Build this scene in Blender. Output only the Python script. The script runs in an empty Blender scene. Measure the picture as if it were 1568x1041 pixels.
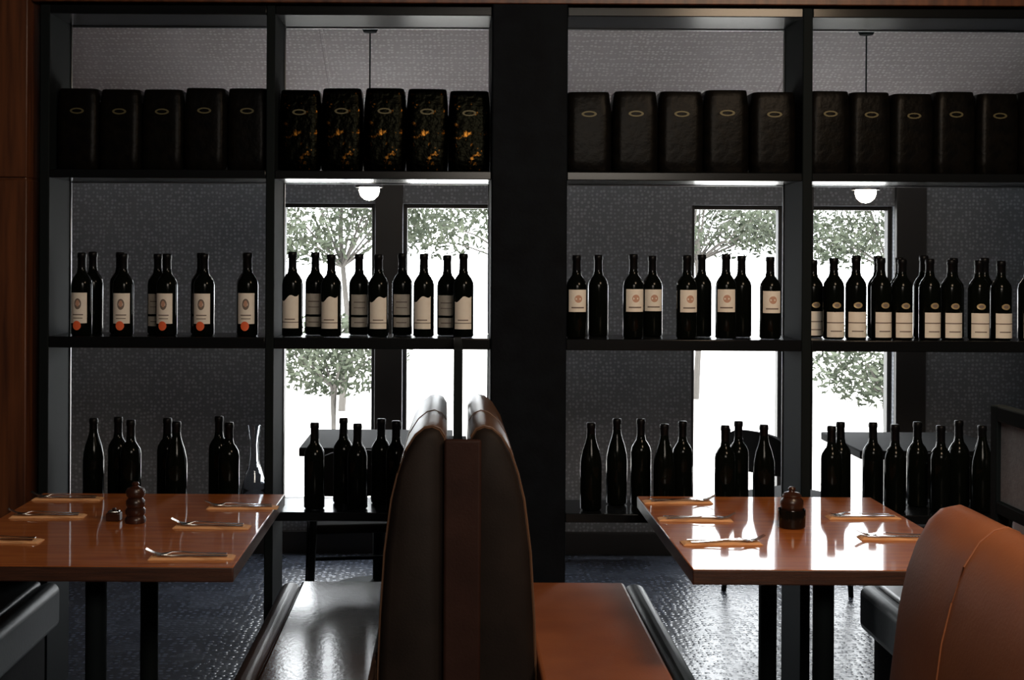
import bpy, bmesh, math, random
from mathutils import Vector, Matrix
random.seed(7)
scene = bpy.context.scene
COL = scene.collection

# ------------------------------------------------------------------ materials
def mat(name, col, rough=0.5, metal=0.0, col2=None, nscale=20.0, nstretch=(1,1,1), bump=0.0,
        bscale=60.0, coat=0.0, crough=0.05, emis=None, estr=0.0, spec=0.5, detail=6.0, trans=0.0, rvar=0.0, dots=0.0, dcol=None, ramp=(.32,.68), dbump=0.0):
    m = bpy.data.materials.new(name); m.use_nodes = True
    nt = m.node_tree; b = nt.nodes['Principled BSDF']
    b.inputs['Base Color'].default_value = (*col, 1)
    b.inputs['Roughness'].default_value = rough
    b.inputs['Metallic'].default_value = metal
    b.inputs['Specular IOR Level'].default_value = spec
    b.inputs['Coat Weight'].default_value = coat
    b.inputs['Coat Roughness'].default_value = crough
    b.inputs['Transmission Weight'].default_value = trans
    if emis:
        b.inputs['Emission Color'].default_value = (*emis, 1)
        b.inputs['Emission Strength'].default_value = estr
    tc = nt.nodes.new('ShaderNodeTexCoord')
    mp = nt.nodes.new('ShaderNodeMapping'); mp.inputs['Scale'].default_value = nstretch
    nt.links.new(tc.outputs['Object'], mp.inputs['Vector'])
    nz = nt.nodes.new('ShaderNodeTexNoise'); nz.inputs['Scale'].default_value = nscale
    nz.inputs['Detail'].default_value = detail
    nt.links.new(mp.outputs['Vector'], nz.inputs['Vector'])
    out = None; dotfac=None
    if col2:
        cr = nt.nodes.new('ShaderNodeValToRGB')
        cr.color_ramp.elements[0].position = ramp[0]; cr.color_ramp.elements[0].color = (*col, 1)
        cr.color_ramp.elements[1].position = ramp[1]; cr.color_ramp.elements[1].color = (*col2, 1)
        nt.links.new(nz.outputs['Fac'], cr.inputs['Fac']); out = cr.outputs['Color']
    if dots > 0:   # fine stippled textured coating
        vo = nt.nodes.new('ShaderNodeTexVoronoi'); vo.inputs['Scale'].default_value = dots; vo.inputs['Randomness'].default_value = 0.45
        nt.links.new(tc.outputs['Object'], vo.inputs['Vector'])
        r2 = nt.nodes.new('ShaderNodeMapRange'); r2.inputs['From Min'].default_value=.25; r2.inputs['From Max'].default_value=.45
        r2.inputs['To Min'].default_value=1; r2.inputs['To Max'].default_value=0
        nt.links.new(vo.outputs['Distance'], r2.inputs['Value']); dotfac=r2.outputs['Result']
        mx = nt.nodes.new('ShaderNodeMix'); mx.data_type='RGBA'
        nt.links.new(r2.outputs['Result'], mx.inputs[0])
        if out: nt.links.new(out, mx.inputs[6])
        else: mx.inputs[6].default_value=(*col,1)
        mx.inputs[7].default_value=(*dcol,1); out = mx.outputs[2]
    if out: nt.links.new(out, b.inputs['Base Color'])
    if rvar > 0:
        mr = nt.nodes.new('ShaderNodeMapRange')
        mr.inputs['To Min'].default_value = max(0.02, rough - rvar); mr.inputs['To Max'].default_value = rough + rvar
        nt.links.new(nz.outputs['Fac'], mr.inputs['Value']); nt.links.new(mr.outputs['Result'], b.inputs['Roughness'])
    if bump > 0:
        n2 = nt.nodes.new('ShaderNodeTexNoise'); n2.inputs['Scale'].default_value = bscale
        nt.links.new(mp.outputs['Vector'], n2.inputs['Vector'])
        bp = nt.nodes.new('ShaderNodeBump'); bp.inputs['Strength'].default_value = bump
        bp.inputs['Distance'].default_value = 0.01
        nt.links.new(n2.outputs['Fac'], bp.inputs['Height'])
        last=bp
        if dbump>0 and dotfac:
            b3=nt.nodes.new('ShaderNodeBump'); b3.inputs['Strength'].default_value=dbump; b3.inputs['Distance'].default_value=.004
            nt.links.new(dotfac,b3.inputs['Height']); nt.links.new(bp.outputs['Normal'],b3.inputs['Normal']); last=b3
        nt.links.new(last.outputs['Normal'], b.inputs['Normal'])
    return m

M = {}
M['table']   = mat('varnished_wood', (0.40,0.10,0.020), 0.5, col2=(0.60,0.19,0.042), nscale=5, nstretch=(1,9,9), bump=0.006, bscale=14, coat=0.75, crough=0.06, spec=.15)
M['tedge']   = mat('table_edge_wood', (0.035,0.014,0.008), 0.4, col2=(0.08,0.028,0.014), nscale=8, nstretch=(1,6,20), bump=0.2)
M['panel']   = mat('wall_wood', (0.055,0.017,0.007), 0.4, col2=(0.15,0.048,0.016), nscale=3, nstretch=(12,12,0.8), bump=0.05)
M['black']   = mat('black_steel', (0.006,0.009,0.010), 0.75, 0.0, spec=0.12)
M['shelf']   = mat('shelf_steel', (0.006,0.007,0.008), 0.2, 0.0, spec=0.3)
M['trim']    = mat('brushed_trim', (0.22,0.22,0.23), 0.35, 1.0, bump=0.02)
M['column']  = mat('column_paint', (0.003,0.004,0.006), 0.7, col2=(0.005,0.007,0.010), nscale=15, bump=0.1, bscale=90, spec=.08)
M['greywall']= mat('grey_plaster', (0.14,0.15,0.165), 0.75, col2=(0.17,0.18,0.195), nscale=3, bump=0.1, bscale=140, dots=50, dcol=(0.27,0.285,0.31))
M['ceil']    = mat('ceiling_plaster', (0.66,0.585,0.59), 0.8, col2=(0.76,0.69,0.70), nscale=3, bump=0.1, bscale=120, dots=50, dcol=(0.97,0.92,0.92))
M['darkwall']= mat('dark_wall', (0.03,0.026,0.024), 0.8, bump=0.1)
M['floor']   = mat('polished_floor', (0.025,0.030,0.043), 0.27, col2=(0.045,0.052,0.07), nscale=4, bump=0.10, bscale=45, rvar=0.06, dots=34, dcol=(0.09,0.105,0.145), dbump=.35)
M['lbrown']  = mat('brown_leather', (0.27,0.083,0.033), 0.5, col2=(0.35,0.115,0.045), nscale=6, bump=0.05, bscale=140, rvar=0.05, spec=.28)
M['ltan']    = mat('lit_tan_leather', (0.13,0.068,0.040), 0.36, col2=(0.17,0.090,0.052), nscale=5, bump=0.05, bscale=140, rvar=0.04)  # lit copy of the divider leather, window-lit tan put into the colour
M['ldark']   = mat('dark_leather', (0.030,0.018,0.014), 0.36, col2=(0.045,0.025,0.019), nscale=5, bump=0.07, bscale=140, rvar=0.05)
M['lseat']   = mat('dark_seat_leather', (0.028,0.017,0.013), 0.20, col2=(0.042,0.024,0.018), nscale=5, bump=0.05, bscale=60, rvar=0.04)
M['lend']    = mat('shaded_end_leather', (0.013,0.009,0.0075), 0.6, col2=(0.020,0.0135,0.011), nscale=8, bump=0.06, bscale=140, spec=.15)  # shaded leather copy, backlit dimness of the divider end put into the colour
M['lred']    = mat('oxblood_leather', (0.024,0.010,0.0075), 0.6, col2=(0.036,0.015,0.011), nscale=9, bump=0.08, bscale=150, spec=.15)
M['lblack']  = mat('black_leather', (0.006,0.010,0.011), 0.45, bump=0.04, bscale=90, spec=.2)
M['matt']    = mat('matt_black', (0.008,0.008,0.008), 0.8, bump=0.05, spec=.1)
M['glass']   = mat('bottle_glass', (0.003,0.004,0.003), 0.12, spec=0.14)
M['foil']    = mat('capsule_foil', (0.004,0.004,0.005), 0.4, spec=.2)
M['label']   = mat('label_paper', (0.92,0.84,0.74), 0.6, col2=(0.97,0.91,0.82), nscale=40)
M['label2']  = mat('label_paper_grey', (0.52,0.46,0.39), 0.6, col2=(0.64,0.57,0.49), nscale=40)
M['ink']     = mat('label_ink', (0.22,0.17,0.14), 0.6)
M['rust']    = mat('label_rust', (0.60,0.34,0.24), 0.6)
M['red']     = mat('red_seal', (1.0,0.17,0.06), 0.5)
M['gold']    = mat('gold_foil', (0.09,0.075,0.03), 0.5, 0.3)
M['gold2']   = mat('gold_crest', (0.5,0.38,0.2), 0.4, 0.3)
M['jar']     = mat('dark_jar_glass', (0.002,0.002,0.002), 0.35, col2=(0.005,0.004,0.003), nscale=30, bump=0.15, bscale=45, spec=.06)
M['jar2']    = mat('painted_glint_jar_glass', (0.003,0.003,0.002), 0.30, metal=1.0, col2=(0.50,0.20,0.03), nscale=30, bump=0.35, bscale=40, spec=.2, ramp=(.60,.82))  # amber glints painted as noise spots on near-black jar colour
M['napkin']  = mat('napkin_cloth', (0.88,0.50,0.24), 0.8, bump=0.1, bscale=200)
M['steel']   = mat('cutlery_steel', (0.8,0.77,0.72), 0.2, 1.0)
M['mill']    = mat('mill_wood', (0.022,0.009,0.006), 0.3, col2=(0.055,0.018,0.010), nscale=20)
M['cup']     = mat('smoked_glass', (0.006,0.005,0.004), 0.12)
M['mesh']    = mat('screen_fabric', (0.26,0.27,0.29), 0.6, col2=(0.34,0.35,0.38), nscale=90, bump=0.2, bscale=200)
M['leaf']    = mat('leaf', (0.018,0.024,0.014), 0.7, col2=(0.060,0.068,0.048), nscale=3, spec=.1)
M['bark']    = mat('bark', (0.05,0.045,0.04), 0.9, bump=0.3)
M['paving']  = mat('paving', (0.62,0.60,0.56), 0.9, col2=(0.7,0.68,0.64), nscale=6)
M['wframe']  = mat('window_frame_paint', (0.03,0.028,0.027), 0.5, spec=.3)
M['bulb']    = mat('bulb_glass', (1,0.93,0.82), 0.1, emis=(1,0.90,0.76), estr=26.0)
M['clear']   = mat('decanter_glass', (0.9,0.95,1.0), 0.02, trans=1.0)

# ------------------------------------------------------------------ helpers
def empty(name, loc=(0,0,0)):
    e = bpy.data.objects.new(name, None); e.location = loc; e.empty_display_size = 0.1
    COL.objects.link(e); return e

def finish(me, name, mats, parent=None, loc=(0,0,0), rot=(0,0,0), smooth=True, bevel=0, seg=2):
    ob = bpy.data.objects.new(name, me); COL.objects.link(ob)
    for m in mats: me.materials.append(m)
    ob.location = loc; ob.rotation_euler = rot
    if parent: ob.parent = parent
    if bevel:
        md = ob.modifiers.new('bevel', 'BEVEL'); md.width = bevel; md.segments = seg; md.limit_method = 'ANGLE'
        md.angle_limit = math.radians(35); md.harden_normals = False
    if smooth:
        for p in me.polygons: p.use_smooth = True
        try: me.set_sharp_from_angle(angle=math.radians(38))
        except Exception: pass
    return ob

def boxes(name, lst, mats, parent=None, bevel=0.003, loc=(0,0,0), rot=(0,0,0), seg=2):
    v=[]; f=[]; mi=[]
    for b in lst:
        x0,x1,y0,y1,z0,z1 = b[:6]; n=len(v)
        v += [(x0,y0,z0),(x1,y0,z0),(x1,y1,z0),(x0,y1,z0),(x0,y0,z1),(x1,y0,z1),(x1,y1,z1),(x0,y1,z1)]
        for q in [(0,3,2,1),(4,5,6,7),(0,1,5,4),(1,2,6,5),(2,3,7,6),(3,0,4,7)]:
            f.append(tuple(n+i for i in q)); mi.append(b[6] if len(b)>6 else 0)
    me = bpy.data.meshes.new(name); me.from_pydata(v,[],f)
    for p,i in zip(me.polygons, mi): p.material_index = i
    return finish(me, name, mats, parent, loc, rot, bevel=bevel, seg=seg)

def lathe(bm, prof, seg=24, mi=0, cx=0, cy=0, cz=0):
    rings=[]
    for r,z in prof:
        if r < 1e-5: rings.append([bm.verts.new((cx,cy,cz+z))])
        else: rings.append([bm.verts.new((cx+r*math.cos(2*math.pi*i/seg), cy+r*math.sin(2*math.pi*i/seg), cz+z)) for i in range(seg)])
    for a,b in zip(rings[:-1], rings[1:]):
        for i in range(seg):
            j=(i+1)%seg
            if len(a)==1 and len(b)==1: continue
            if len(a)==1: f=bm.faces.new((a[0],b[j],b[i]))
            elif len(b)==1: f=bm.faces.new((a[i],a[j],b[0]))
            else: f=bm.faces.new((a[i],a[j],b[j],b[i]))
            f.material_index = mi

def patch(bm, r, u0,u1,z0,z1, mi, n=10):
    lo=[];hi=[]
    for i in range(n+1):
        a = (u0+(u1-u0)*i/n)/r
        x,y = r*math.sin(a), -r*math.cos(a)
        lo.append(bm.verts.new((x,y,z0))); hi.append(bm.verts.new((x,y,z1)))
    for i in range(n):
        bm.faces.new((lo[i],lo[i+1],hi[i+1],hi[i])).material_index = mi

def disc(bm, r, u,z,ru,rz, mi, n=16):
    vs=[]
    for i in range(n):
        t=2*math.pi*i/n; a=(u+ru*math.cos(t))/r
        vs.append(bm.verts.new((r*math.sin(a), -r*math.cos(a), z+rz*math.sin(t))))
    c=bm.verts.new((r*math.sin(u/r), -r*math.cos(u/r), z))
    for i in range(n): bm.faces.new((c,vs[i],vs[(i+1)%n])).material_index = mi

def tube(bm, pts, r, seg=8, mi=0, cap=True):
    pts=[Vector(p) for p in pts]; rings=[]
    up=Vector((0,0,1))
    for i,p in enumerate(pts):
        d=(pts[min(i+1,len(pts)-1)]-pts[max(i-1,0)]).normalized()
        ref = up if abs(d.dot(up))<0.95 else Vector((1,0,0))
        a=d.cross(ref).normalized(); b=a.cross(d).normalized()
        rr = r[i] if isinstance(r,(list,tuple)) else r
        rings.append([bm.verts.new(p + a*rr*math.cos(2*math.pi*k/seg) + b*rr*math.sin(2*math.pi*k/seg)) for k in range(seg)])
    for A,B in zip(rings[:-1],rings[1:]):
        for k in range(seg):
            bm.faces.new((A[k],A[(k+1)%seg],B[(k+1)%seg],B[k])).material_index=mi
    if cap:
        bm.faces.new(rings[0][::-1]).material_index=mi; bm.faces.new(rings[-1]).material_index=mi

def frombm(bm, name, mats, parent=None, **k):
    bmesh.ops.recalc_face_normals(bm, faces=bm.faces[:])
    me=bpy.data.meshes.new(name); bm.to_mesh(me); bm.free()
    return finish(me,name,mats,parent,**k)

# ------------------------------------------------------------------ room shell
XL,XR,YB,YF,ZC = -3.4,4.4,-2.5,7.0,2.95
boxes('floor', [(XL-.1,XR+.1,YB-.1,YF+.15,-0.1,0)], [M['floor']], bevel=0)
boxes('wall_left', [(XL-.12,XL,YB,YF,0,3.3)], [M['darkwall']], bevel=0)
boxes('wall_right', [(XR,XR+.12,YB,YF,0,3.3)], [M['darkwall']], bevel=0)
boxes('wall_behind', [(XL,XR,YB-.12,YB,0,3.3)], [M['darkwall']], bevel=0)
boxes('ceiling', [(XL-.1,XR+.1,YB-.12,4.95,ZC,ZC+.1)], [M['darkwall']], bevel=0)
me=bpy.data.meshes.new('ceiling_sloped')
def slz(y): return 2.22+(7.0-y)*0.44
v=[(XL,4.9,slz(4.9)),(XR,4.9,slz(4.9)),(XR,7.1,slz(7.1)),(XL,7.1,slz(7.1))]
v+= [(a,b,c+.08) for a,b,c in v]
me.from_pydata(v,[],[(0,1,2,3),(7,6,5,4),(0,4,5,1),(1,5,6,2),(2,6,7,3),(3,7,4,0)])
finish(me,'ceiling_sloped',[M['ceil']],smooth=False)
ang=math.atan(-0.44)
for i,x in enumerate([-0.62, 1.62, 3.6]):
    boxes('trim_%d'%(i+1), [(-.008,.008,-1.15,1.15,-.010,0)], [M['ceil']], bevel=0.003, loc=(x,5.98,slz(5.98)-.001), rot=(ang,0,0.0))
boxes('trim_4', [(XL,XR,-.008,.008,-.008,0)], [M['ceil']], bevel=0.003, loc=(0,6.0,slz(6.0)-.001), rot=(ang,0,0))

wins=[(-0.93,-0.42),(-0.273,0.215),(1.276,1.77),(1.917,2.36)]
WZ0,WZ1=0.26,1.873
segs=[]; xs=[XL]+[a for w in wins for a in w]+[XR]
for i in range(0,len(xs),2): segs.append((xs[i],xs[i+1],7.0,7.16,0,2.35))
for a,b in wins:
    segs.append((a,b,7.0,7.16,0,WZ0)); segs.append((a,b,7.0,7.16,WZ1,2.35))
boxes('wall_far', segs, [M['greywall']], bevel=0)
boxes('baseboard_far', [(XL,XR,6.97,6.998,0,0.12)], [M['wframe']], bevel=0.003)
for i,(a,b) in enumerate(wins):
    t=0.022
    boxes('window_%d'%(i+1), [(a,a+t,7.04,7.1,WZ0,WZ1),(b-t,b,7.04,7.1,WZ0,WZ1),(a+t,b-t,7.04,7.1,WZ0,WZ0+t),(a+t,b-t,7.04,7.1,WZ1-t,WZ1)], [M['wframe']], bevel=0.003)
for i,(a,b) in enumerate([(-0.42,-0.273),(1.77,1.917)]):
    boxes('trim_%d'%(i+5), [(a,b,6.96,6.999,0.12,2.0)], [M['wframe']], bevel=0.004)
boxes('trim_7', [(2.36,2.52,6.96,6.999,0.12,2.0)], [M['wframe']], bevel=0.004)

boxes('wall_rack_left', [(XL,-1.62,4.60,4.9,0,1.858),(XL,-1.62,4.60,4.9,1.866,ZC),(-1.62,-1.505,4.60,4.9,0,1.858),(-1.62,-1.505,4.60,4.9,1.866,ZC),(XL,-1.51,4.612,4.88,1.85,1.87)], [M['panel']], bevel=0.004)
boxes('wall_rack_right', [(2.32,XR,4.64,4.92,0,ZC)], [M['darkwall']], bevel=0.004)
boxes('wall_rack_header', [(-1.505,2.32,4.66,4.92,2.50,ZC)], [M['darkwall']], bevel=0)
boxes('trim_8', [(-1.50,2.31,4.63,4.655,2.492,2.55)], [M['panel']], bevel=0.003)
boxes('column', [(0.132,0.402,4.64,4.95,0,ZC)], [M['column']], bevel=0.006)

# ------------------------------------------------------------------ wine rack
rack=empty('wine_rack',(0,0,0))
Y0,Y1=4.65,4.92
posts=[(-1.477,-1.442),(-0.671,-0.64),(1.24,1.275),(2.2,2.235)]
boxes('posts', [(a,b,Y0,Y1,0.0,2.485) for a,b in posts], [M['black']], rack, bevel=0.004)
bays=[(-1.442,-0.671),(-0.64,0.132),(0.402,1.24),(1.275,2.2)]
sh=[]
for a,b in bays:
    for z0,z1 in [(0.648,0.68),(1.262,1.302),(1.868,1.898),(2.452,2.485)]:
        sh.append((a,b,Y0+.002,Y1-.002,z0,z1))
boxes('shelves', sh, [M['shelf']], rack, bevel=0.003)
tr=[]
for a,b in bays:
    for z0,z1 in [(0.68,1.262),(1.302,1.868),(1.898,2.452)]:
        t=0.005
        y0,y1=Y1-.016,Y1-.004
        tr += [(a+.001,a+t,y0,y1,z0+.001,z1-.001),(b-t,b-.001,y0,y1,z0+.001,z1-.001),(a+t,b-t,y0,y1,z1-t,z1-.001)]
boxes('back_trim', tr, [M['trim']], rack, bevel=0.0015)

# ------------------------------------------------------------------ bottles
R=0.0375
def bottle_mesh(kind):
    bm=bmesh.new()
    if kind=='burg':
        prof=[(0,0.004),(R*.8,0),(R*1.02,.006),(R*1.04,.15),(R*.98,.175),(R*.8,.205),(R*.55,.232),(.016,.25),(.0145,.27)]
    else:
        prof=[(0,0.004),(R*.85,0),(R,.006),(R,.185),(R*.93,.20),(R*.72,.214),(R*.48,.226),(.0155,.24),(.0145,.255)]
    top = .30 if kind!='D' else .29
    lathe(bm, prof, 28, 0)
    z0=prof[-1][1]
    lathe(bm, [(.0150,z0-.025),(.0154,z0-.02),(.0148,top-.02),(.0165,top-.018),(.0165,top-.006),(.0150,top),(0,top)], 20, 1)
    q=R+.0006
    if kind=='A':
        patch(bm,q,-.034,.034,.045,.155,2); disc(bm,q+.0004,0,.115,.013,.020,3); disc(bm,q+.0008,0,.117,.007,.012,4)
        patch(bm,q+.0004,-.020,.020,.074,.078,3); patch(bm,q+.0004,-.018,.018,.062,.065,3)
        disc(bm,q+.0010,-.003,.037,.016,.017,5)
    if kind=='B':
        patch(bm,q,-.034,.034,.030,.150,2); patch(bm,q+.0004,-.034,.034,.050,.053,3); patch(bm,q+.0004,-.02,.02,.060,.064,3)
        r=q+.0005; n=10; lo=[];hi=[]
        for i in range(n+1):
            u=-.034+.068*i/n; t=i/n
            a=u/r; zz=.150-.022*(1-t)**1.2-.006*math.sin(t*9)
            lo.append(bm.verts.new((r*math.sin(a),-r*math.cos(a),zz))); hi.append(bm.verts.new((r*math.sin(a),-r*math.cos(a),.1565)))
        for i in range(n): bm.faces.new((lo[i],lo[i+1],hi[i+1],hi[i])).material_index=0
    if kind=='B2':
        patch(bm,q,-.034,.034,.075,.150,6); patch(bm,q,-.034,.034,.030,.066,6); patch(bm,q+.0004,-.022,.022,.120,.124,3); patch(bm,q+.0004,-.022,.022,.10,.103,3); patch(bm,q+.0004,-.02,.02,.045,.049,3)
    if kind=='C':
        patch(bm,q,-.036,.036,.095,.175,2); disc(bm,q+.0004,.002,.142,.014,.014,4); patch(bm,q+.0004,-.024,.024,.108,.113,3)
    if kind=='D':
        patch(bm,q,-.036,.036,.008,.098,2); patch(bm,q+.0004,-.036,.036,.058,.062,3); patch(bm,q+.0004,-.022,.022,.028,.032,3); disc(bm,q+.0004,0,.122,.016,.011,7); disc(bm,q+.0008,0,.122,.009,.006,3)
    bmesh.ops.recalc_face_normals(bm, faces=[f for f in bm.faces if f.material_index<2])
    me=bpy.data.meshes.new('wine_bottle_'+kind); bm.to_mesh(me); bm.free()
    for k in ['glass','foil','label','ink','rust','red','label2','gold2']: me.materials.append(M[k])
    for p in me.polygons: p.use_smooth=True
    return me
BM={k:bottle_mesh(k) for k in ['A','B','B2','C','D','plain','burg']}
FR,BK=4.725,4.835
def row(lst, z):
    e=empty('wine_bottle_row',(lst[0][0],4.78,z))
    for i,(x,r,k) in enumerate(lst):
        o=bpy.data.objects.new('bottle_%d'%(i+1), BM[k]); COL.objects.link(o); o.parent=e
        o.location=(x-lst[0][0], (FR if r=='f' else BK)-4.78, 0)
        s=random.uniform(.985,1.02); o.rotation_euler=(0,0,random.uniform(-.18,.18)); o.scale=(1,1,s*(1.04 if z<1 else 1))
f,b='f','b'
zM=1.3025; zL=0.6805
row([(-1.345,f,'A'),(-1.335+.0,b,'plain'),(-1.235,b,'plain'),(-1.195,f,'A'),(-1.095,b,'B2'),(-1.037,f,'A'),(-.935,b,'B2'),(-.903,f,'A'),(-.765,b,'plain'),(-.745,f,'A')], zM)
row([(-.583,f,'B'),(-.512,b,'B2'),(-.443,f,'B'),(-.35,b,'B2'),(-.272,f,'B'),(-.19,b,'B2'),(-.108,f,'B'),(-.024,b,'B2'),(.035,f,'B')], zM)
row([(.445,f,'C'),(.535,b,'plain'),(.65,f,'C'),(.735,b,'C'),(.843,f,'C'),(.918,b,'plain'),(.985,f,'C'),(1.065,b,'plain'),(1.145,f,'C')], zM)
row([(1.33,b,'D'),(1.375,f,'D'),(1.455,f,'D'),(1.49,b,'plain'),(1.57,b,'plain'),(1.545,f,'D'),(1.622,f,'D'),(1.65,b,'plain'),(1.722,f,'D'),(1.74,b,'plain'),(1.80,f,'D'),(1.85,b,'plain'),(1.90,f,'D'),(1.98,f,'D'),(1.965,b,'plain'),(2.08,f,'D')], zM)
row([(-1.33,b,'burg'),(-1.239,b,'plain'),(-1.165,f,'plain'),(-1.057,b,'plain'),(-1.00,f,'burg'),(-.866,b,'plain'),(-.81,f,'plain')], zL)
row([(-.50,f,'plain'),(-.405,b,'plain'),(-.345,f,'plain'),(-.265,b,'plain'),(-.205,f,'plain'),(-.12,b,'plain')], zL)
row([(.50,f,'burg'),(.607,b,'burg'),(.696,b,'plain'),(.765,f,'burg'),(.850,b,'plain'),(.985,f,'plain'),(1.057,b,'plain'),(1.125,f,'burg')], zL)
row([(1.37,f,'plain'),(1.435,b,'plain'),(1.555,b,'plain'),(1.60,f,'plain'),(1.72,b,'plain'),(1.765,f,'plain'),(1.873,b,'plain'),(1.915,f,'burg'),(2.05,f,'plain')], zL)

bm=bmesh.new()
lathe(bm,[(0,.003),(.04,0),(.048,.01),(.05,.04),(.035,.10),(.017,.16),(.015,.22),(.024,.29),(.022,.29),(.013,.22),(.015,.16),(.033,.10),(.047,.04),(.04,.012),(0,.012)],28)
frombm(bm,'decanter',[M['clear']],loc=(-.728,4.79,.6805))

# ------------------------------------------------------------------ big dark square jars on the upper shelf
def jar_mesh(key):
    bm=bmesh.new(); n=40
    def ring(w,d,z,p=7.0):
        r=[]
        for i in range(n):
            t=2*math.pi*(i+.5)/n; c,s=math.cos(t),math.sin(t)
            k=(abs(c)**p+abs(s)**p)**(-1/p)
            r.append(bm.verts.new((w*c*k,d*s*k,z)))
        return r
    st=[(.072,.072,0),(.0765,.0765,.008),(.0778,.0778,.05),(.0778,.0778,.20),(.0765,.0765,.24),(.0735,.0735,.272),(.0715,.0715,.292),(.069,.069,.297)]
    rings=[ring(*s) for s in st]
    for A,B in zip(rings[:-1],rings[1:]):
        for i in range(n): bm.faces.new((A[i],A[(i+1)%n],B[(i+1)%n],B[i]))
    bm.faces.new(rings[0][::-1]); bm.faces.new(rings[-1])
    for (ru,rz,y,mi) in [(.026,.011,-.0782,1),(.018,.006,-.0787,0)]:
        vs=[bm.verts.new((ru*math.cos(2*math.pi*i/20),y,.215+rz*math.sin(2*math.pi*i/20))) for i in range(20)]
        bm.faces.new(vs).material_index=mi
    me=bpy.data.meshes.new('jar'); bm.to_mesh(me); bm.free()
    me.materials.append(M[key]); me.materials.append(M['gold'])
    for p in me.polygons: p.use_smooth=True
    me.set_sharp_from_angle(angle=math.radians(40))
    return me
JM=jar_mesh('jar'); JM2=jar_mesh('jar2')
for bi,((a,b_),n) in enumerate(zip(bays,[5,5,5,6])):
    sp=(b_-a-.004)/n; k=sp/.1565
    e=empty('glass_jar_row',(a+.002,4.79,1.8985))
    for i in range(n):
        o=bpy.data.objects.new('jar_%d'%(i+1),JM2 if bi==1 else JM); COL.objects.link(o); o.parent=e
        o.location=(sp*(i+.5),random.uniform(-.012,.012),0)
        o.scale=(k,.98,random.uniform(.985,1.025)); o.rotation_euler=(0,random.uniform(-.008,.008),math.pi/2*0)

# ------------------------------------------------------------------ booth dividers
PROF=[(.224,0.0),(.226,.25),(.226,.40),(.220,.565),(.209,.75),(.190,.90),(.172,.975),(.150,1.04),(.122,1.085),(.095,1.107),(.072,1.112),(.050,1.103),(.036,1.08),(.034,.95),(.034,0.0)]
def half(name, sx, y0, y1, m, parent, rings=8, endm=None):
    bm=bmesh.new()
    prof=[(sx*x,z) for x,z in PROF]
    st=[(y0,-.028),(y0+.006,-.014),(y0+.02,-.004),(y0+.04,0)]
    k=rings
    for i in range(1,k): st.append((y0+.04+(y1-y0-.08)*i/k,0))
    st += [(y1-.04,0),(y1-.006,-.01),(y1,-.025)]
    cxm=sx*.12; R_=[]
    for y,o in st:
        r=[]
        for x,z in prof:
            dx=x-cxm; l=abs(dx)
            nx=x+(o if dx>0 else -o)*min(1,l/.08)
            nz=z+(o if z>1.0 else 0)
            r.append(bm.verts.new((nx,y,nz)))
        R_.append(r)
    n=len(prof)
    for j,(A,B) in enumerate(zip(R_[:-1],R_[1:])):
        for i in range(n): bm.faces.new((A[i],A[(i+1)%n],B[(i+1)%n],B[i])).material_index = 1 if j<2 else 0
    bm.faces.new(R_[0]).material_index=1; bm.faces.new(R_[-1][::-1])
    return frombm(bm,name,[m,endm or m],parent)
def piping(name, sx, y, m, parent, r=.0028):
    bm=bmesh.new()
    pts=[(sx*(x+.0005),y,z+.0005) for x,z in PROF[:13]]
    tube(bm,pts,r,8); return frombm(bm,name,[m],parent)

def divider(cx, y0, y1, mL, mR, cap, ys, seams, endm=None):
    e=empty('booth_divider',(cx,0,0))
    half('back_cushion_left',-1,y0,y1,mL,e,endm=endm); half('back_cushion_right',1,y0,y1,mR,e,endm=endm)
    boxes('core',[(-.033,.033,y0+.02,y1-.01,0,.96)],[M['matt']],e,bevel=.003)
    boxes('end_strip',[(-.040,.066,y0-.010,y0+.012,0,1.078)],[cap],e,bevel=.009,seg=3)
    for s in (-1,1):
        piping('piping_%s'%('l' if s<0 else 'r'),s,y0+.03,mL if s<0 else mR,e)
        for j,yy in enumerate(seams): piping('seam_%d_%s'%(j+1,'l' if s<0 else 'r'),s,yy,mL if s<0 else mR,e,r=.002)
    a,b_=ys
    boxes('screen_frame',[(-.014,.014,a,a+.03,.93,1.31),(-.014,.014,b_-.03,b_,.93,1.31),(-.014,.014,a+.03,b_-.03,1.28,1.31),(-.014,.014,a+.03,b_-.03,1.10,1.125)],[M['black']],e,bevel=.003)
    boxes('screen_panel',[(-.005,.005,a+.03,b_-.03,1.125,1.28)],[M['mesh']],e,bevel=0)
    return e
divider(.015,3.70,4.63,M['ltan'],M['ltan'],M['lred'],(3.98,4.60),[4.1],M['lend'])
divider(1.075,1.35,2.62,M['lbrown'],M['lbrown'],M['lbrown'],(1.40,2.58),[2.36])
divider(-2.12,3.70,4.59,M['ldark'],M['ldark'],M['lred'],(3.98,4.56),[4.1])
divider(2.33,3.70,4.62,M['ldark'],M['lbrown'],M['lred'],(3.98,4.58),[4.1])

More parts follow.
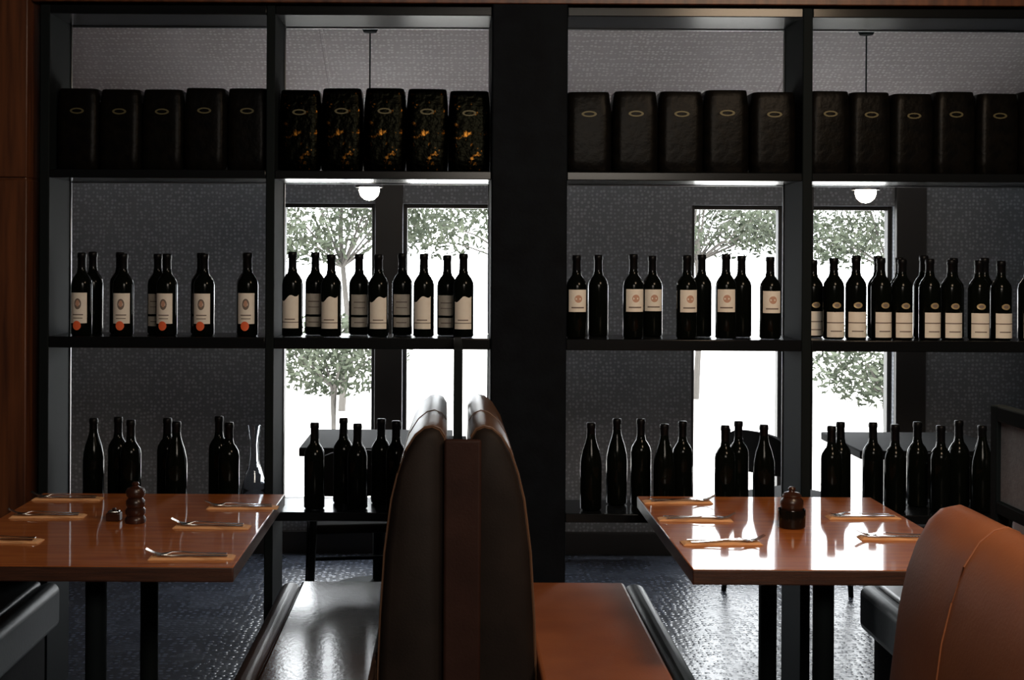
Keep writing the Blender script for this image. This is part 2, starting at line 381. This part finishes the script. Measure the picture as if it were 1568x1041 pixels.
def bench(x0,x1,y0,y1,m,edge_m,edge_side):
    e=empty('bench_seat',((x0+x1)/2,(y0+y1)/2,0))
    w=(x1-x0)/2; d=(y1-y0)/2; t=.07
    if edge_side>0: main=(-w,w-t,-d,d,.30,.45); ed=(w-t-.002,w,-d,d,.29,.449)
    else: main=(-w+t,w,-d,d,.30,.45); ed=(-w,-w+t+.002,-d,d,.29,.449)
    boxes('cushion',[main],[m],e,bevel=.012,seg=3)
    boxes('front_roll',[ed],[edge_m],e,bevel=.03,seg=5)
    boxes('base',[(-w+.05,w-.05,-d+.03,d-.02,.0,.299)],[M['matt']],e,bevel=.004)
bench(.245,.675,3.42,4.60,M['lbrown'],M['lblack'],1)
bench(-.60,-.215,3.42,4.60,M['lseat'],M['ldark'],-1)
bench(-1.89,-1.37,3.42,4.58,M['lblack'],M['lblack'],1)
bench(1.43,2.10,3.60,4.60,M['ldark'],M['lblack'],-1)

# ------------------------------------------------------------------ dining tables
def dining_table(x0,x1,y0,y1):
    cx,cy=(x0+x1)/2,(y0+y1)/2; e=empty('dining_table',(cx,cy,0)); w=(x1-x0)/2; d=(y1-y0)/2
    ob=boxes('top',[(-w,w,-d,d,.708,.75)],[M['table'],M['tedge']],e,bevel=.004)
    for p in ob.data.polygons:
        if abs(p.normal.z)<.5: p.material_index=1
    boxes('underframe',[(-.06,.06,-d+.15,d-.15,.672,.7075),(-w+.15,w-.15,-.37,-.29,.672,.7075),(-w+.15,w-.15,.29,.37,.672,.7075)],[M['matt']],e,bevel=.003)
    for i,yy in enumerate((-.33,.33)):
        bm=bmesh.new(); lathe(bm,[(0,.0),(.16,.0),(.165,.008),(.15,.018),(.04,.03),(.03,.04),(.03,.66),(.05,.672),(0,.672)],24)
        frombm(bm,'pedestal_%d'%(i+1),[M['black']],e,loc=(0,yy,0))
    return e
dining_table(-1.45,-.593,3.54,4.62)
dining_table(.652,1.48,3.54,4.62)

# ------------------------------------------------------------------ place settings
def setting(x,y,flip=1,rot=0):
    e=empty('place_setting',(x,y,.7505)); e.rotation_euler=(0,0,rot+(0 if flip>0 else math.pi))
    bm=bmesh.new()
    for k,(w,d,z) in enumerate([(.118,.026,0),(.114,.024,.002),(.110,.022,.004)]):
        nx,ny=16,4; g=[]
        for i in range(nx+1):
            r=[]
            for j in range(ny+1):
                xx=-w+2*w*i/nx; yy=-d+2*d*j/ny
                r.append(bm.verts.new((xx,yy,z+.002+ .0008*math.sin(i*.9+k)+.0005*math.sin(j*1.7+i*.4))))
            g.append(r)
        lo=[[bm.verts.new((v.co.x,v.co.y,z)) for v in r] for r in g]
        for i in range(nx):
            for j in range(ny):
                bm.faces.new((g[i][j],g[i+1][j],g[i+1][j+1],g[i][j+1])); bm.faces.new((lo[i][j],lo[i][j+1],lo[i+1][j+1],lo[i+1][j]))
        for i in range(nx):
            bm.faces.new((lo[i][0],lo[i+1][0],g[i+1][0],g[i][0])); bm.faces.new((g[i][ny],g[i+1][ny],lo[i+1][ny],lo[i][ny]))
        for j in range(ny):
            bm.faces.new((g[0][j],g[0][j+1],lo[0][j+1],lo[0][j])); bm.faces.new((lo[nx][j],lo[nx][j+1],g[nx][j+1],g[nx][j]))
    frombm(bm,'napkin',[M['napkin']],e)
    z0=.008
    bm=bmesh.new()
    def strip(pts,th=.0018):
        a=[];b2=[];c=[];d2=[]
        for x_,y_,z_,h in pts:
            a.append(bm.verts.new((x_,y_-h,z_))); b2.append(bm.verts.new((x_,y_+h,z_)))
            c.append(bm.verts.new((x_,y_-h,z_+th))); d2.append(bm.verts.new((x_,y_+h,z_+th)))
        for i in range(len(pts)-1):
            bm.faces.new((a[i],b2[i],b2[i+1],a[i+1])); bm.faces.new((c[i],c[i+1],d2[i+1],d2[i]))
            bm.faces.new((a[i],a[i+1],c[i+1],c[i])); bm.faces.new((b2[i],d2[i],d2[i+1],b2[i+1]))
        bm.faces.new((a[0],c[0],d2[0],b2[0])); bm.faces.new((a[-1],b2[-1],d2[-1],c[-1]))
    strip([(.095,.012,z0,.007),(.08,.012,z0,.008),(.03,.012,z0+.002,.005),(-.03,.012,z0+.007,.003),(-.055,.012,z0+.008,.004),(-.07,.012,z0+.003,.011),(-.085,.012,z0+.001,.012)])
    for t in (-.009,-.003,.003,.009):
        strip([(-.084,.012+t,z0+.001,.0019),(-.105,.012+t,z0+.005,.0017),(-.128,.012+t,z0+.017,.001)])
    frombm(bm,'fork',[M['steel']],e,rot=(0,0,.06))
    bm=bmesh.new()
    strip([(.10,-.010,z0,.006),(.09,-.010,z0,.007),(.02,-.010,z0,.006),(0,-.010,z0+.0002,.005),(-.02,-.011,z0+.0002,.009),(-.09,-.011,z0+.0002,.009),(-.108,-.008,z0+.0002,.003)],.0022)
    frombm(bm,'knife',[M['steel']],e,rot=(0,0,-.03))
for (x,y,fl,r) in [(-.70,4.36,1,.02),(-.745,4.05,1,-.04),(-.725,3.64,1,.03),(-1.325,4.50,1,.0),(-1.30,4.20,1,.04),(-1.325,3.84,1,-.05),
                   (.775,4.50,-1,.03),(.78,4.20,-1,-.03),(.795,3.86,-1,.05),(1.335,4.25,1,.04),(1.345,3.94,1,-.02)]:
    setting(x,y,fl,r)

# ------------------------------------------------------------------ mills / condiment holders
bm=bmesh.new()
lathe(bm,[(0,0),(.031,0),(.033,.006),(.031,.016),(.026,.022),(.031,.030),(.031,.042),(.026,.048),(.030,.056),(.029,.070),(.022,.078),(.029,.086),(.031,.098),(.026,.108),(.012,.113),(.009,.117),(.012,.122),(.008,.128),(0,.129)],28)
frombm(bm,'pepper_mill',[M['mill']],loc=(-1.0,4.12,.7505))
boxes('salt_cellar',[(-.022,.022,-.018,.018,0,.026,0),(-.018,.018,-.014,.014,.026,.032,1),(-.006,.006,-.006,.006,.032,.040,0)],[M['mill'],M['steel']],bevel=.003,loc=(-1.075,4.15,.7505))
e=empty('condiment_holder',(1.065,4.10,.7505))
bm=bmesh.new(); lathe(bm,[(0,0),(.038,0),(.042,.004),(.043,.055),(.042,.058),(.038,.055),(.035,.008),(0,.008)],28); frombm(bm,'cup',[M['cup']],e)
bm=bmesh.new(); lathe(bm,[(0,.009),(.030,.009),(.031,.05),(.034,.060),(.036,.075),(.035,.086),(.028,.094),(.030,.100),(.024,.108),(.010,.112),(.009,.116),(.012,.121),(.008,.127),(0,.128)],28); frombm(bm,'mill',[M['mill']],e)

# ------------------------------------------------------------------ pendants
def pendant(x,y,z):
    e=empty('pendant_lamp',(x,y,z)); bm=bmesh.new()
    lathe(bm,[(0,-.048),(.022,-.043),(.040,-.026),(.048,-.002),(.044,.018),(.030,.036),(.018,.044)],24); frombm(bm,'bulb',[M['bulb']],e)
    bm=bmesh.new(); lathe(bm,[(.064,.012),(.061,.032),(.042,.050),(.020,.058),(.020,.09),(.006,.10),(0,.10)],24)
    lathe(bm,[(.019,.045),(.040,.048),(.058,.030),(.061,.012)],24)
    frombm(bm,'cap',[M['trim']],e)
    top=slz(y)-z
    bm=bmesh.new(); tube(bm,[(0,0,.095),(0,0,top-.02)],.0035,8); lathe(bm,[(0,top-.045),(.03,top-.04),(.045,top-.01),(.045,top+.03)],20); frombm(bm,'cord',[M['black']],e)
pendant(-.39,6.0,1.895); pendant(1.89,6.0,1.895)

# ------------------------------------------------------------------ tables and chairs in the far room
def chair(x,y,rot):
    e=empty('dining_chair',(x,y,0)); e.rotation_euler=(0,0,rot); bm=bmesh.new()
    for sx in (-1,1):
        tube(bm,[(sx*.20,-.20,0),(sx*.185,-.18,.44)],[.012,.016]); tube(bm,[(sx*.21,.22,0),(sx*.19,.19,.44),(sx*.19,.215,.62),(sx*.17,.24,.78)],[.012,.016,.015,.013])
        tube(bm,[(sx*.195,-.19,.2),(sx*.20,.205,.2)],.009)
    tube(bm,[(-.195,-.19,.24),(.195,-.19,.24)],.009)
    frombm(bm,'frame',[M['black']],e)
    boxes('seat',[(-.21,.21,-.21,.20,.43,.47)],[M['matt']],e,bevel=.015,seg=3)
    bm=bmesh.new(); n=14; g=[]
    for i in range(n+1):
        u=-1+2*i/n; h=.12*math.sqrt(max(0,1-abs(u)**3))
        xx=.21*u; yy=.25+.035*(1-u*u)-.03
        g.append([bm.verts.new((xx,yy-.01,.60)),bm.verts.new((xx,yy-.01,.67+h)),bm.verts.new((xx,yy+.012,.67+h)),bm.verts.new((xx,yy+.012,.60))])
    for A,B in zip(g[:-1],g[1:]):
        for k in range(4): bm.faces.new((A[k],A[(k+1)%4],B[(k+1)%4],B[k]))
    bm.faces.new(g[0]); bm.faces.new(g[-1][::-1])
    frombm(bm,'backrest',[M['matt']],e)
def cafe_table(x,y):
    e=empty('cafe_table',(x,y,0))
    boxes('top',[(-.35,.35,-.32,.32,.68,.72)],[M['matt']],e,bevel=.006)
    bm=bmesh.new(); lathe(bm,[(0,0),(.22,0),(.225,.01),(.05,.03),(.03,.05),(.03,.66),(.1,.679),(0,.679)],24); frombm(bm,'pedestal',[M['black']],e)
cafe_table(-.35,6.25); cafe_table(2.2,6.25)
chair(.20,6.25,-math.pi/2); chair(-.42,5.66,math.pi+.15)
chair(1.60,6.2,math.pi/2+.6); chair(2.76,6.25,-math.pi/2); chair(2.05,5.66,math.pi-.1)

# ------------------------------------------------------------------ outside
boxes('ground_outside',[(-14,18,7.16,30,-.12,-.02)],[M['paving']],bevel=0)
def foliage(bm, c, rad, n, s):
    for _ in range(n):
        d=Vector((random.gauss(0,1),random.gauss(0,1),random.gauss(0,1))).normalized()*random.random()**.4
        p=Vector(c)+Vector((d.x*rad[0],d.y*rad[1],d.z*rad[2]))
        a=Vector((random.gauss(0,1),random.gauss(0,1),random.gauss(0,1))).normalized(); b2=a.orthogonal().normalized()
        l=s*random.uniform(.6,1.4); w=l*.42
        v=[bm.verts.new(p+a*l),bm.verts.new(p+b2*w),bm.verts.new(p-a*l),bm.verts.new(p-b2*w)]
        bm.faces.new(v)
def tree(x,y,h,rad,n,k=14):
    bm=bmesh.new()
    tube(bm,[(0,0,-.02),(.05,.02,h*.4),(-.03,0,h*.75),(.02,0,h)],[.04,.03,.022,.012],8,1)
    for k in range(k):
        a=random.uniform(0,6.28); rr=rad*random.uniform(.2,1.0); zz=h*random.uniform(.70,.98)
        tube(bm,[(0,0,h*.6),(rr*math.cos(a)*.6,rr*math.sin(a)*.6,zz*.95),(rr*math.cos(a),rr*math.sin(a),zz)],[.014,.009,.005],6,1)
        foliage(bm,(rr*math.cos(a),rr*math.sin(a),zz),(rad*.42,rad*.42,rad*.20),n,.04)
    me=bpy.data.meshes.new('tree'); bm.to_mesh(me); bm.free(); finish(me,'tree',[M['leaf'],M['bark']],loc=(x,y,0),smooth=False)
tree(-1.15,13.5,2.45,1.3,380); tree(.75,14.2,2.45,1.3,340); tree(2.75,14.8,2.55,1.2,300); tree(4.6,13.8,2.45,1.3,380)
def bush(x,y,r,z,n):
    bm=bmesh.new()
    for k in range(6): tube(bm,[(0,0,-.02),(.02*math.cos(k),.02*math.sin(k),z*.6),(r*.6*math.cos(k),r*.6*math.sin(k),z)],[.02,.015,.006],6,1)
    foliage(bm,(0,0,z),(r*1.1,r*.8,r*.6),n,.035)
    me=bpy.data.meshes.new('shrub'); bm.to_mesh(me); bm.free(); finish(me,'shrub',[M['leaf'],M['bark']],loc=(x,y,0),smooth=False)
bush(-1.05,11.5,.62,.72,2300); bush(3.65,11.0,.66,.72,2600)

# ------------------------------------------------------------------ lights
w=bpy.data.worlds.new('world'); scene.world=w; w.use_nodes=True
bg=w.node_tree.nodes['Background']; bg.inputs[0].default_value=(.93,.97,1,1); bg.inputs[1].default_value=10.0
def area(name,loc,target,size,power,col,sy=None,portal=False):
    l=bpy.data.lights.new(name,'AREA'); l.energy=power; l.color=col; l.size=size
    if sy: l.shape='RECTANGLE'; l.size_y=sy
    if portal: l.cycles.is_portal=True
    o=bpy.data.objects.new(name,l); COL.objects.link(o); o.location=loc
    o.rotation_euler=(Vector(target)-Vector(loc)).to_track_quat('-Z','Y').to_euler()
    return o
for i,(a,b_) in enumerate(wins):
    area('window_portal_%d'%(i+1),((a+b_)/2,7.17,(WZ0+WZ1)/2),((a+b_)/2,0,(WZ0+WZ1)/2),b_-a,1,(1,1,1),WZ1-WZ0,True)
s=bpy.data.lights.new('sun','SUN'); s.energy=6; s.angle=.02; s.color=(1,.96,.9)
so=bpy.data.objects.new('sun',s); COL.objects.link(so); so.rotation_euler=(math.radians(38),0,math.radians(35))
area('fill_light_front',(.7,.3,2.85),(.2,4.6,1.35),1.4,74,(1,.89,.76))  # added fill light brightening labels and booths, no fixture modelled
area('fill_light_right',(1.5,2.6,2.85),(1.15,3.6,.7),.6,26,(1,.74,.50))  # added warm fill for the right table, source unseen

# ------------------------------------------------------------------ camera
c=bpy.data.cameras.new('camera'); co=bpy.data.objects.new('camera',c); COL.objects.link(co)
co.location=(0,0,1.6); co.rotation_euler=(math.radians(90),math.radians(-.3),0)
c.sensor_width=36; c.lens=2000/1568*36; c.shift_x=.0568; c.shift_y=-.0832; c.clip_start=.05
scene.camera=co
scene.view_settings.view_transform='Standard'
scene.view_settings.look='None'
